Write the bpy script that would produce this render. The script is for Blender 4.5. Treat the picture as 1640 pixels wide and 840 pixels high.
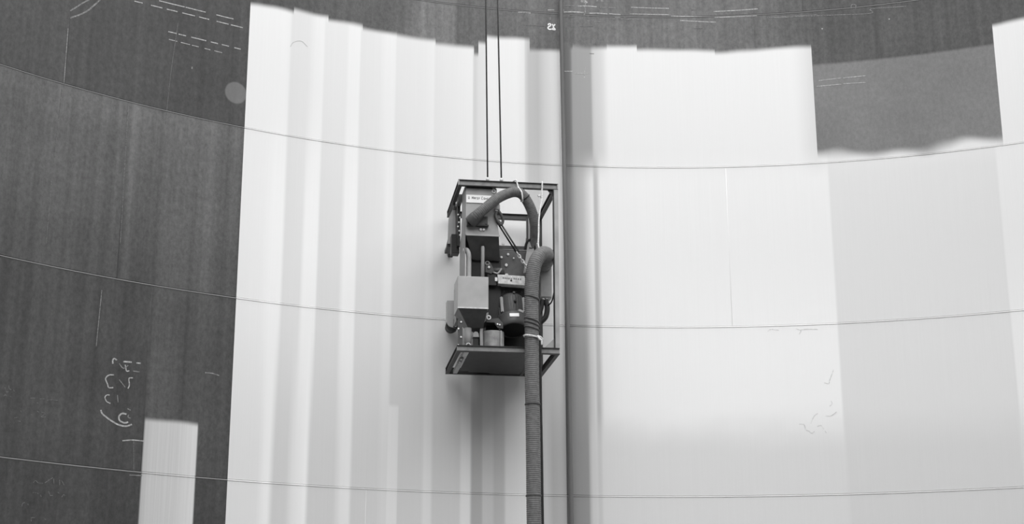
import bpy, bmesh, math, random
from mathutils import Vector, Matrix

for _o in list(bpy.data.objects):
    bpy.data.objects.remove(_o)
scene = bpy.context.scene
COL = scene.collection

# ---------------------------------------------------------------- camera
CAM_Z = 1.8054
cam_data = bpy.data.cameras.new('camera')
cam_data.sensor_width = 36.0
cam_data.lens = 36.0 * 2540.7 / 1640.0
cam_data.clip_start, cam_data.clip_end = 0.1, 200
cam = bpy.data.objects.new('camera', cam_data)
COL.objects.link(cam)
cam.location = (0, 0, CAM_Z)
cam.rotation_euler = (Matrix.Rotation(math.radians(90 + 16.2274), 3, 'X') @ Matrix.Rotation(math.radians(-0.106), 3, 'Z')).to_euler()
scene.camera = cam

# ---------------------------------------------------------------- daylight through the open top of the tank
world = bpy.data.worlds.new('overcast_sky')
scene.world = world
world.use_nodes = True
bg = world.node_tree.nodes['Background']
bg.inputs['Color'].default_value = (0.92, 0.92, 0.92, 1)
bg.inputs['Strength'].default_value = 1.0
sun_data = bpy.data.lights.new('veiled_sun', 'SUN')
sun_data.energy = 0.9
sun_data.angle = math.radians(60)
sun = bpy.data.objects.new('veiled_sun', sun_data)
COL.objects.link(sun)
sun.rotation_euler = Vector((-0.12, 0.62, -1.0)).to_track_quat('-Z', 'Y').to_euler()

scene.view_settings.view_transform = 'Standard'
scene.view_settings.look = 'None'
scene.view_settings.gamma = 1.0
scene.view_settings.use_curve_mapping = False
scene.view_settings.exposure = 0.93

# ---------------------------------------------------------------- mesh helpers
def tag(o, label=None, cat=None, group=None, kind=None):
    if label: o['label'] = label
    if cat: o['category'] = cat
    if group: o['group'] = group
    if kind: o['kind'] = kind
    return o

def empty(name, loc=(0, 0, 0), rz=0.0):
    o = bpy.data.objects.new(name, None)
    o.empty_display_size = 0.2
    COL.objects.link(o)
    o.location = loc
    o.rotation_euler = (0, 0, rz)
    return o

class MB:
    """collects shapes, then links them as one mesh object"""
    def __init__(self):
        self.v, self.f = [], []
    def pts(self, vs, fs):
        n = len(self.v)
        self.v += [tuple(p) for p in vs]
        self.f += [tuple(i + n for i in f) for f in fs]
        return self
    def hexa(self, p):          # 4 bottom corners (ccw from above), 4 top corners
        return self.pts(p, [(3, 2, 1, 0), (4, 5, 6, 7), (0, 1, 5, 4), (1, 2, 6, 5), (2, 3, 7, 6), (3, 0, 4, 7)])
    def box(self, x0, x1, y0, y1, z0, z1):
        return self.hexa([(x0, y0, z0), (x1, y0, z0), (x1, y1, z0), (x0, y1, z0), (x0, y0, z1), (x1, y0, z1), (x1, y1, z1), (x0, y1, z1)])
    def prism(self, poly, a0, a1, axis='y'):
        """poly = outline in the plane across axis, extruded from a0 to a1"""
        def P(a, b, c):
            return {'y': (a, c, b), 'x': (c, a, b), 'z': (a, b, c)}[axis]
        n = len(poly)
        vs = [P(a, b, a0) for a, b in poly] + [P(a, b, a1) for a, b in poly]
        fs = [tuple(range(n)), tuple(range(2 * n - 1, n - 1, -1))]
        fs += [(i, i + n, (i + 1) % n + n, (i + 1) % n) for i in range(n)]
        return self.pts(vs, fs)
    def rings(self, rings, cap=True):
        n = len(rings[0])
        vs = [p for r in rings for p in r]
        fs = []
        for k in range(len(rings) - 1):
            for i in range(n):
                j = (i + 1) % n
                fs.append((k * n + i, k * n + j, (k + 1) * n + j, (k + 1) * n + i))
        if cap:
            fs.append(tuple(range(n - 1, -1, -1)))
            fs.append(tuple(range((len(rings) - 1) * n, len(rings) * n)))
        return self.pts(vs, fs)
    def tube(self, path, r, seg=10, cap=True):
        """path of points; r a number or one radius per point"""
        path = [Vector(p) for p in path]
        rr = r if isinstance(r, (list, tuple)) else [r] * len(path)
        t0 = (path[1] - path[0]).normalized()
        up = Vector((0, 0, 1)) if abs(t0.z) < 0.9 else Vector((1, 0, 0))
        nrm = (up - t0 * up.dot(t0)).normalized()
        out = []
        for i, p in enumerate(path):
            t = (path[min(i + 1, len(path) - 1)] - path[max(i - 1, 0)]).normalized()
            nrm = (nrm - t * nrm.dot(t)).normalized()
            b = t.cross(nrm)
            out.append([p + (nrm * math.cos(a) + b * math.sin(a)) * rr[i] for a in [2 * math.pi * k / seg for k in range(seg)]])
        return self.rings(out, cap)
    def lathe(self, prof, org, axis, seg=20):
        """prof = (distance along axis, radius)"""
        axis = Vector(axis).normalized(); org = Vector(org)
        up = Vector((0, 0, 1)) if abs(axis.z) < 0.9 else Vector((1, 0, 0))
        n = (up - axis * up.dot(axis)).normalized(); b = axis.cross(n)
        return self.rings([[org + axis * d + (n * math.cos(a) + b * math.sin(a)) * r for a in [2 * math.pi * k / seg for k in range(seg)]] for d, r in prof])
    def torus(self, c, axis, R, r, seg=18, sub=8):
        axis = Vector(axis).normalized(); c = Vector(c)
        up = Vector((0, 0, 1)) if abs(axis.z) < 0.9 else Vector((1, 0, 0))
        n = (up - axis * up.dot(axis)).normalized(); b = axis.cross(n)
        vs, fs = [], []
        for i in range(seg):
            a = 2 * math.pi * i / seg
            d = n * math.cos(a) + b * math.sin(a)
            for k in range(sub):
                e = 2 * math.pi * k / sub
                vs.append(c + d * (R + r * math.cos(e)) + axis * r * math.sin(e))
        for i in range(seg):
            for k in range(sub):
                i2, k2 = (i + 1) % seg, (k + 1) % sub
                fs.append((i * sub + k, i2 * sub + k, i2 * sub + k2, i * sub + k2))
        return self.pts(vs, fs)
    def build(self, name, mat, parent=None, smooth=False, bevel=0.0, kind=None):
        me = bpy.data.meshes.new(name)
        me.from_pydata(self.v, [], self.f)
        bm = bmesh.new(); bm.from_mesh(me)
        bmesh.ops.recalc_face_normals(bm, faces=bm.faces)
        bm.to_mesh(me); bm.free()
        if smooth:
            for p in me.polygons: p.use_smooth = len(p.vertices) <= 4
        me.materials.append(mat)
        o = bpy.data.objects.new(name, me)
        COL.objects.link(o)
        if parent is not None: o.parent = parent
        if bevel:
            m = o.modifiers.new('bevel', 'BEVEL'); m.width = bevel; m.segments = 2; m.limit_method = 'ANGLE'
        if kind: o['kind'] = kind
        return o

def smooth_path(pts, n=10):
    """Catmull-Rom curve through the points"""
    P = [Vector(p) for p in pts]
    P = [P[0] * 2 - P[1]] + P + [P[-1] * 2 - P[-2]]
    out = []
    for i in range(1, len(P) - 2):
        a, b, c, d = P[i - 1], P[i], P[i + 1], P[i + 2]
        for k in range(n):
            t = k / n
            out.append(0.5 * ((2 * b) + (c - a) * t + (2 * a - 5 * b + 4 * c - d) * t * t + (3 * b - a - 3 * c + d) * t ** 3))
    out.append(P[-2])
    return out

def resample(path, step):
    out = [path[0].copy()]; acc = 0.0
    for a, b in zip(path, path[1:]):
        L = (b - a).length
        if L < 1e-9: continue
        s = step - acc
        while s <= L:
            out.append(a + (b - a) * (s / L)); s += step
        acc = L - (s - step)
    return out

# ---------------------------------------------------------------- materials
def new_mat(name):
    m = bpy.data.materials.new(name); m.use_nodes = True
    return m, m.node_tree, m.node_tree.nodes['Principled BSDF']

def paint(name, val, rough=0.55, metal=0.0, var=0.18, scale=9.0, streak=False, bump=0.0):
    """one grey with fine mottling in object space"""
    m, nt, bs = new_mat(name)
    N, L = nt.nodes, nt.links
    tc = N.new('ShaderNodeTexCoord')
    mp = N.new('ShaderNodeMapping'); mp.inputs['Scale'].default_value = (1, 1, 0.12) if streak else (1, 1, 1)
    no = N.new('ShaderNodeTexNoise'); no.inputs['Scale'].default_value = scale; no.inputs['Detail'].default_value = 5
    mr = N.new('ShaderNodeMapRange')
    mr.inputs['From Min'].default_value, mr.inputs['From Max'].default_value = 0.3, 0.7
    mr.inputs['To Min'].default_value, mr.inputs['To Max'].default_value = val * (1 - var), val * (1 + var)
    L.new(tc.outputs['Object'], mp.inputs['Vector']); L.new(mp.outputs[0], no.inputs['Vector'])
    L.new(no.outputs['Fac'], mr.inputs['Value']); L.new(mr.outputs[0], bs.inputs['Base Color'])
    bs.inputs['Roughness'].default_value = rough; bs.inputs['Metallic'].default_value = metal
    bs.inputs['Specular IOR Level'].default_value = 0.35
    if bump:
        bp = N.new('ShaderNodeBump'); bp.inputs['Strength'].default_value = bump; bp.inputs['Distance'].default_value = 0.004
        L.new(no.outputs['Fac'], bp.inputs['Height']); L.new(bp.outputs[0], bs.inputs['Normal'])
    return m

M = {
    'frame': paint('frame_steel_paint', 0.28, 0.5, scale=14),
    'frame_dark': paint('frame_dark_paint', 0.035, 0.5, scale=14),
    'panel': paint('grey_panel_paint', 0.38, 0.5, scale=5),
    'panel_light': paint('light_panel_paint', 0.44, 0.5, scale=5, var=0.1),
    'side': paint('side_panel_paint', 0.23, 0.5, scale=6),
    'dark': paint('dark_machine_paint', 0.03, 0.5, scale=8),
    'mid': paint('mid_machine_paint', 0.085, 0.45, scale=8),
    'plate': paint('dull_wheel_housing_paint', 0.13, 0.5, scale=10),
    'alloy': paint('bare_alloy', 0.7, 0.45, scale=20, var=0.25),
    'bolt': paint('zinc_bolt', 0.92, 0.3, 0.0, scale=30, var=0.1),
    'hose': paint('ribbed_hose_rubber', 0.165, 0.7, scale=22, var=0.2),
    'hose2': paint('ribbed_hose_grey', 0.15, 0.7, scale=22, var=0.2),
    'rubber': paint('black_rubber', 0.02, 0.6, scale=10),
    'rope': paint('pale_rope', 0.8, 0.8, scale=60, var=0.25),
    'strap': paint('grey_webbing', 0.09, 0.8, scale=40),
    'wire': paint('wire_rope_steel', 0.07, 0.45, 0.4, scale=40),
    'drum': paint('brushed_drum_steel', 0.36, 0.35, 0.3, scale=12, var=0.25),
    'sign': paint('white_enamel_sign', 0.95, 0.4, scale=6, var=0.03),
    'ink': paint('grey_ink', 0.22, 0.7),
    'pipe': paint('weathered_pipe', 0.15, 0.5, scale=5, var=0.2, streak=True),
    'floor': paint('tank_floor_steel', 0.3, 0.6, scale=1.2, var=0.4, bump=0.2),
    'weld': paint('weld_bead', 0.42, 0.45, scale=40, var=0.4),
    'chalk0': paint('faint_chalk', 0.24, 0.9, scale=50, var=0.5),
    'chalk1': paint('white_chalk', 0.42, 0.9, scale=50, var=0.45),
    'chalk2': paint('rubbed_chalk', 0.15, 0.9, scale=50, var=0.4),
    'chalk3': paint('white_stencil_paint', 0.85, 0.7, scale=30, var=0.1),
    'chalk4': paint('grey_pencil', 0.5, 0.9, scale=30, var=0.1),
    'chalk5': paint('peeling_film', 0.76, 0.7, scale=30, var=0.2),
}

# ---------------------------------------------------------------- the tank shell
TC = Vector((2.3581, 10.1808, 0)); TR = 11.6657
COURSES = [0.0, 2.4, 4.8, 7.2, 9.6, 12.0, 14.4]
def wp(u, v, off=0.0):
    """point on the shell: u metres along the wall, v metres up, off metres inside"""
    a = u / TR
    return Vector((TC.x + (TR - off) * math.sin(a), TC.y + (TR - off) * math.cos(a), v))

# daylight on the bare shell by height, used to turn grey readings into surface reflectance
LIGHT = [(0.0, 0.70), (4.4, 0.765), (5.1, 0.78), (6.3, 0.82), (7.7, 0.875), (8.95, 0.94), (10.5, 1.015), (11.7, 1.06)]
def lin(s):
    s /= 255.0
    return s / 12.92 if s <= 0.04045 else ((s + 0.055) / 1.055) ** 2.4
def refl(s, v):
    for (v0, e0), (v1, e1) in zip(LIGHT, LIGHT[1:]):
        if v <= v1 or v1 == LIGHT[-1][0]:
            t = min(max((v - v0) / (v1 - v0), 0), 1)
            return min(lin(s) / (e0 + (e1 - e0) * t), 0.97)

def wall_material(weld=False):
    m, nt, bs = new_mat('weld_on_shell' if weld else 'blasted_and_scaled_steel')
    N, L = nt.nodes, nt.links
    def sock(x, node, i):
        if isinstance(x, (int, float)): node.inputs[i].default_value = x
        else: L.new(x, node.inputs[i])
    def math_(op, a, b=0.0, clamp=False):
        n = N.new('ShaderNodeMath'); n.operation = op; n.use_clamp = clamp
        sock(a, n, 0); sock(b, n, 1); return n.outputs[0]
    def mix(f, a, b):
        n = N.new('ShaderNodeMix'); n.data_type = 'FLOAT'
        sock(f, n, 0); sock(a, n, 2); sock(b, n, 3); return n.outputs[0]
    def step(x, lo, hi):
        n = N.new('ShaderNodeMapRange'); n.interpolation_type = 'SMOOTHSTEP'
        sock(x, n, 0); sock(lo, n, 1); sock(hi, n, 2); return n.outputs[0]
    def ramp1(x, stops, const=False):
        lo, hi = stops[0][0], stops[-1][0]
        mr = N.new('ShaderNodeMapRange'); sock(x, mr, 0); mr.inputs[1].default_value = lo; mr.inputs[2].default_value = hi
        r = N.new('ShaderNodeValToRGB'); cr = r.color_ramp
        cr.interpolation = 'CONSTANT' if const else 'LINEAR'
        cr.elements[0].position, cr.elements[-1].position = 0.0, 1.0
        for e, (p, v) in ((cr.elements[0], stops[0]), (cr.elements[-1], stops[-1])): e.color = (v, v, v, 1)
        for p, v in stops[1:-1]:
            e = cr.elements.new((p - lo) / (hi - lo)); e.color = (v, v, v, 1)
        L.new(mr.outputs[0], r.inputs[0])
        s = N.new('ShaderNodeSeparateColor'); L.new(r.outputs[0], s.inputs[0])
        return s.outputs[0]
    def ramp(x, stops, const=False):
        out = None
        while stops:
            part, stops = stops[:28], stops[27:] if len(stops) > 28 else []
            o = ramp1(x, part, const)
            out = o if out is None else mix(math_('GREATER_THAN', x, part[0][0]), out, o)
        return out
    uvn = N.new('ShaderNodeUVMap'); uvn.uv_map = 'shell'
    sep = N.new('ShaderNodeSeparateXYZ'); L.new(uvn.outputs[0], sep.inputs[0])
    u, v = sep.outputs[0], sep.outputs[1]
    def noise(su, sv, scale, detail=4, rough=0.55):
        c = N.new('ShaderNodeCombineXYZ'); L.new(math_('MULTIPLY', u, su), c.inputs[0]); L.new(math_('MULTIPLY', v, sv), c.inputs[1])
        n = N.new('ShaderNodeTexNoise'); n.inputs['Scale'].default_value = scale
        n.inputs['Detail'].default_value = detail; n.inputs['Roughness'].default_value = rough
        L.new(c.outputs[0], n.inputs['Vector']); return n.outputs['Fac']
    n_fine = noise(1.6, 1, 11, 10, 0.82)
    n_big = noise(1, 1, 0.8, 3)
    n_streak = noise(9, 0.10, 1.0, 4)
    n_brush = noise(60, 0.5, 1.0, 3)
    n_edge = noise(1, 1, 1.8, 0)

    def P(lst, vv): return [(a, refl(s, vv)) for a, s in lst]
    # --- blasted passes left of the pipe: grey across the passes at three heights
    up = [(-6.345, 210), (-6.31, 238), (-6.0, 239), (-5.75, 240), (-5.69, 238), (-5.66, 226), (-5.4, 229), (-5.3, 238), (-5.185, 240),
          (-5.17, 231), (-4.85, 233), (-4.8, 240), (-4.65, 241), (-4.63, 229), (-4.35, 232), (-4.25, 239), (-4.12, 239), (-4.1, 230), (-3.65, 234), (-3.54, 238),
          (-3.52, 230), (-3.05, 237), (-2.955, 238), (-2.945, 215), (-2.92, 212), (-2.87, 224), (-2.77, 228), (-2.75, 238), (-2.3, 239), (-2.19, 232), (-2.17, 212), (-2.12, 193), (-1.98, 188), (-1.9, 205), (-1.78, 220), (-1.6, 226)]
    mid = [(-6.345, 200), (-6.32, 226), (-5.97, 230), (-5.82, 240), (-5.69, 240), (-5.65, 217), (-5.42, 220), (-5.36, 237), (-5.19, 240),
           (-5.16, 215), (-4.86, 218), (-4.8, 236), (-4.64, 238), (-4.61, 217), (-4.26, 222), (-4.2, 231), (-4.12, 231), (-4.09, 214), (-3.65, 221), (-3.6, 227), (-3.54, 226),
           (-3.5, 220), (-2.97, 228), (-2.93, 216), (-2.78, 216), (-2.74, 220), (-2.3, 224), (-2.19, 222), (-2.12, 196), (-1.98, 194), (-1.9, 205), (-1.78, 210), (-1.6, 216)]
    low = [(-6.345, 190), (-6.32, 206), (-5.9, 208), (-5.8, 220), (-5.74, 221), (-5.67, 192), (-5.5, 194), (-5.42, 210), (-5.24, 224),
           (-5.19, 193), (-4.86, 194), (-4.74, 214), (-4.64, 216), (-4.6, 193), (-4.26, 197), (-4.18, 204), (-4.12, 204), (-4.09, 192), (-3.65, 200), (-3.6, 212), (-3.52, 210),
           (-3.48, 194), (-3.12, 198), (-3.08, 216), (-2.97, 214), (-2.94, 166), (-2.81, 168), (-2.78, 188), (-2.66, 188), (-2.62, 176), (-2.5, 180), (-2.46, 205), (-2.2, 213), (-1.99, 182), (-1.9, 186), (-1.8, 168), (-1.6, 182)]
    UP, MID, LOW = ramp(u, P(up, 10.6)), ramp(u, P(mid, 7.6)), ramp(u, P(low, 5.1))
    left = mix(step(v, 8.0, 10.6), mix(step(v, 5.0, 7.4), LOW, MID), UP)
    # the fourth pass reaches further right below 5.9 m
    jog = math_('MULTIPLY', math_('MULTIPLY', step(u, -4.13, -4.11), step(u, -3.965, -3.985)), step(v, 5.98, 5.90))
    left = mix(jog, left, refl(212, 5.2))
    # --- right of the pipe
    r1 = [(-1.64, 108), (-1.5, 110), (-1.46, 160), (-1.2, 163), (-1.175, 172), (-1.16, 205), (-1.03, 216), (-0.93, 238), (1.8, 241), (1.92, 234), (2.07, 224), (2.3, 238), (4.6, 238), (6.0, 238)]
    r2 = [(-1.64, 118), (-1.52, 126), (-1.44, 165), (-1.33, 185), (-1.22, 222), (-1.185, 226), (-1.17, 182), (-1.12, 190), (-1.09, 232), (-0.5, 235), (2.215, 235), (2.235, 222), (4.54, 221), (4.56, 230), (6.0, 230)]
    r3 = [(-1.64, 96), (-1.55, 122), (-1.45, 142), (-1.32, 146), (-1.25, 190), (-1.19, 205), (-1.165, 178), (-1.12, 182), (-1.09, 222), (-0.8, 228), (0.8, 234), (2.215, 234), (2.235, 213), (4.54, 214), (4.56, 226), (6.0, 226)]
    r4 = [(-1.64, 105), (-1.55, 122), (-1.45, 134), (-1.31, 140), (-1.27, 190), (-1.19, 196), (-1.15, 186), (-1.1, 203), (0.5, 204), (2.23, 204), (2.25, 199), (4.52, 201), (4.54, 207), (6.0, 206)]
    R1, R2, R3, R4 = ramp(u, P(r1, 10.6)), ramp(u, P(r2, 8.8)), ramp(u, P(r3, 6.4)), ramp(u, P(r4, 5.1))
    vw = math_('ADD', v, math_('MULTIPLY', math_('SUBTRACT', n_big, 0.5), 0.5))
    right = mix(step(vw, 5.35, 6.1), R4, mix(step(v, 6.6, 8.6), R3, mix(step(v, 9.3, 9.9), R2, R1)))
    blasted = mix(math_('GREATER_THAN', u, -1.62), left, right)
    blasted = math_('MULTIPLY', blasted, math_('ADD', 0.975, math_('MULTIPLY', n_brush, 0.05)))

    # --- unblasted plate: mill scale, course by course
    top = ramp(u, P([(-9.8, 94), (-8.85, 92), (-8.8, 84), (-6.4, 82), (-5, 96), (-4.2, 106), (-3.95, 110), (-3.9, 126), (-3.25, 126), (-3.2, 104), (-2.7, 108), (-1.5, 114), (0.5, 120), (1.6, 108), (2.4, 92), (6, 88)], 11.6))
    c3 = ramp(u, P([(-9.8, 96), (-8.9, 96), (-8.86, 100), (-8.0, 98), (-7.96, 90), (-7.86, 106), (-7.45, 94), (-7.38, 104), (-6.7, 106), (-6.6, 96), (-6.35, 98)], 8.8))
    c2 = ramp(u, P([(-9.8, 76), (-9.35, 74), (-9.3, 82), (-9.2, 80), (-9.0, 72), (-8.45, 73), (-8.35, 80), (-8.2, 78), (-8.1, 75), (-7.75, 75), (-7.5, 80), (-7.46, 72), (-7.42, 88), (-7.2, 84), (-6.6, 80), (-6.35, 76)], 6.2))
    c1 = ramp(u, P([(-9.8, 73), (-8.0, 70), (-6.35, 70)], 4.4))
    scale_ = mix(math_('GREATER_THAN', v, 9.6), mix(math_('GREATER_THAN', v, 7.2), mix(math_('GREATER_THAN', v, 4.8), c1, c2), mix(step(v, 7.3, 8.9), math_('MULTIPLY', c3, 0.78), mix(step(v, 8.9, 9.5), c3, math_('MULTIPLY', c3, 1.18)))), top)
    scale_ = math_('MULTIPLY', scale_, math_('ADD', 0.02, math_('MULTIPLY', n_fine, 1.96)))
    scale_ = math_('MULTIPLY', scale_, math_('ADD', 0.55, math_('MULTIPLY', n_streak, 0.90)))
    scale_ = math_('MULTIPLY', scale_, math_('ADD', 0.65, math_('MULTIPLY', n_big, 0.70)))
    scale_ = math_('MULTIPLY', scale_, 0.90)
    # half-cleaned patch between the two blasted fields on the right
    patch = math_('MULTIPLY', math_('MULTIPLY', step(u, 2.06, 2.10), step(u, 4.70, 4.66)), step(v, 11.16, 11.10))
    patch_val = math_('MULTIPLY', refl(126, 10.4), math_('MULTIPLY', math_('ADD', 0.5, math_('MULTIPLY', n_fine, 1.0)), math_('ADD', 0.72, math_('MULTIPLY', n_big, 0.56))))
    scale_ = mix(patch, scale_, patch_val)

    # --- upper edge of each blasted pass
    tops = math_('MULTIPLY', ramp(u, [(a_, b_ / 12.0) for a_, b_ in [(-7.0, 0.0), (-6.345, 11.50), (-5.69, 11.55), (-5.185, 11.49), (-4.645, 11.45), (-4.11, 11.44), (-3.53, 11.39), (-2.95, 11.28), (-2.915, 11.48), (-2.755, 11.60),
                    (-2.16, 11.43), (-1.62, 11.5), (-1.475, 11.54), (-1.0, 11.56), (-0.5, 11.50), (0.65, 11.47), (2.085, 9.80), (4.66, 11.48), (9.0, 0.0), (9.5, 0.0)]], True), 12.0)
    soft = mix(patch, 0.11, 0.2)
    tw = math_('ADD', tops, math_('MULTIPLY', math_('SUBTRACT', n_edge, 0.5), mix(patch, 0.08, 0.3)))
    msk = step(v, tw, math_('SUBTRACT', tw, soft))
    alb = mix(msk, scale_, blasted)
    # thin soft top of each pass (first contact of the shot)
    # test patch low on the left, and the round blast spot by the first pass
    tp = math_('MULTIPLY', math_('MULTIPLY', step(u, -7.45, -7.42), step(u, -6.71, -6.74)), step(math_('ADD', v, math_('MULTIPLY', n_edge, 0.05)), 5.53, 5.44))
    alb = mix(tp, alb, math_('MULTIPLY', ramp(u, P([(-7.45, 168), (-7.35, 184), (-7.0, 188), (-6.8, 200), (-6.7, 202)], 5.1)), math_('ADD', 0.86, math_('MULTIPLY', n_brush, 0.28))))
    du, dv = math_('ADD', u, 6.44), math_('SUBTRACT', v, 10.07)
    rad = math_('SQRT', math_('ADD', math_('MULTIPLY', du, du), math_('MULTIPLY', dv, dv)))
    spot = math_('MULTIPLY', step(rad, 0.17, 0.14), 0.28)
    alb = mix(math_('MULTIPLY', spot, math_('SUBTRACT', 1.0, msk)), alb, refl(175, 10))
    if weld: alb = math_('MAXIMUM', alb, 0.25)     # light caught on the bead, painted in as a brighter tone over mill scale
    L.new(alb, bs.inputs['Base Color'])
    bs.inputs['Specular IOR Level'].default_value = 0.25
    sock(mix(msk, 0.55, 0.6), bs, bs.inputs.find('Roughness'))
    bp = N.new('ShaderNodeBump'); bp.inputs['Strength'].default_value = 0.25; bp.inputs['Distance'].default_value = 0.003
    L.new(n_fine, bp.inputs['Height']); L.new(bp.outputs[0], bs.inputs['Normal'])
    return m
WALL = wall_material()
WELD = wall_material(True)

def arc_sheet(name, u0, u1, prof, mat, parent, du=0.24, uv=True):
    """closed outline prof = (v, off) swept along the shell from u0 to u1"""
    n = max(2, int(math.ceil((u1 - u0) / du)) + 1)
    k = len(prof)
    vs, uvs = [], []
    for i in range(n):
        u = u0 + (u1 - u0) * i / (n - 1)
        for (v, off) in prof:
            vs.append(wp(u, v, off)); uvs.append((u, v))
    fs = []
    for i in range(n - 1):
        for j in range(k):
            j2 = (j + 1) % k
            fs.append((i * k + j, (i + 1) * k + j, (i + 1) * k + j2, i * k + j2))
    fs.append(tuple(range(k))); fs.append(tuple(range((n - 1) * k, n * k))[::-1])
    me = bpy.data.meshes.new(name); me.from_pydata(vs, [], fs)
    if uv:
        lay = me.uv_layers.new(name='shell')
        for lp in me.loops: lay.data[lp.index].uv = uvs[lp.vertex_index]
    bm = bmesh.new(); bm.from_mesh(me); bmesh.ops.recalc_face_normals(bm, faces=bm.faces); bm.to_mesh(me); bm.free()
    me.materials.append(mat)
    o = bpy.data.objects.new(name, me); COL.objects.link(o); o.parent = parent
    return o

HALF = math.pi * TR
wall_back = tag(empty('wall_back'), 'curved inner shell of the steel tank, bright blasted strips over dark mill scale', kind='structure')
wall_front = tag(empty('wall_front'), 'curved tank shell behind the viewer', kind='structure')
# vertical joints of each course (metres along the shell)
JOINTS = [[-12.2, -4.9, 5.9, 12.5], [-10.9, -4.4, 6.3, 13.0], [-7.45, -1.61, 5.45, 12.2], [-7.94, 0.76, 9.2, 13.2], [-8.84, -1.66, 5.6, 12.8], [-11.5, -5.5, 2.0, 10.0]]
G = 0.004
GAPS = [0.0, 0.006, 0.006, 0.0055, 0.0035, 0.005]
for c, js in enumerate(JOINTS):
    v0, v1 = COURSES[c], COURSES[c + 1]
    far = [js[-1]]
    left_end = js[0] + 2 * HALF
    nfar = max(1, round((left_end - js[-1]) / 8.4))
    cuts = [(a, b, wall_back) for a, b in zip(js, js[1:])]
    for i in range(nfar):
        a = js[-1] + (left_end - js[-1]) * i / nfar; b = js[-1] + (left_end - js[-1]) * (i + 1) / nfar
        cuts.append((a, b, wall_front))
    for a, b, par in cuts:
        lo, hi = v0 + (GAPS[c]), v1 - 0.002
        e = 0.004
        prof = [(lo, -0.012), (lo, -e), (lo + e, 0.0), (hi - e, 0.0), (hi, -e), (hi, -0.012)]
        arc_sheet('shell_plate', a + G * 0.5, b - G * 0.5, prof, WALL, par)
        # upright weld at the joint
        w = MB()
        pr = [(-0.006, -0.006), (-0.003, -0.0002), (0.0, 0.0006), (0.003, -0.0002), (0.006, -0.006)]
        rings = [[wp(a + x, vv, off) for x, off in pr] for vv in (lo, hi)]
        o = w.rings(rings).build('weld_bead', WALL, par, smooth=True)
        lay = o.data.uv_layers.new(name='shell')
        for lp in o.data.loops:
            co = o.data.vertices[lp.vertex_index].co
            lay.data[lp.index].uv = (a, co.z)
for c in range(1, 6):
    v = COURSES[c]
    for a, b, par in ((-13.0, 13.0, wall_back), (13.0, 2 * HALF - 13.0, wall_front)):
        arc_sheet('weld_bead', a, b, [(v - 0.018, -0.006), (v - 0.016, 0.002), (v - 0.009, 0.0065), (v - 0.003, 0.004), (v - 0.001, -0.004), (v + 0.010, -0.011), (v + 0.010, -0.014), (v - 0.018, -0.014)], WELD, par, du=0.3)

# floor of welded plates
fb = MB()
ring = [(TC.x + (TR + 0.15) * math.sin(2 * math.pi * i / 120), TC.y + (TR + 0.15) * math.cos(2 * math.pi * i / 120)) for i in range(120)]
tag(fb.prism(ring, -0.02, 0.0, 'z').build('floor', M['floor']), 'bare steel floor of the tank', kind='structure')

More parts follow.
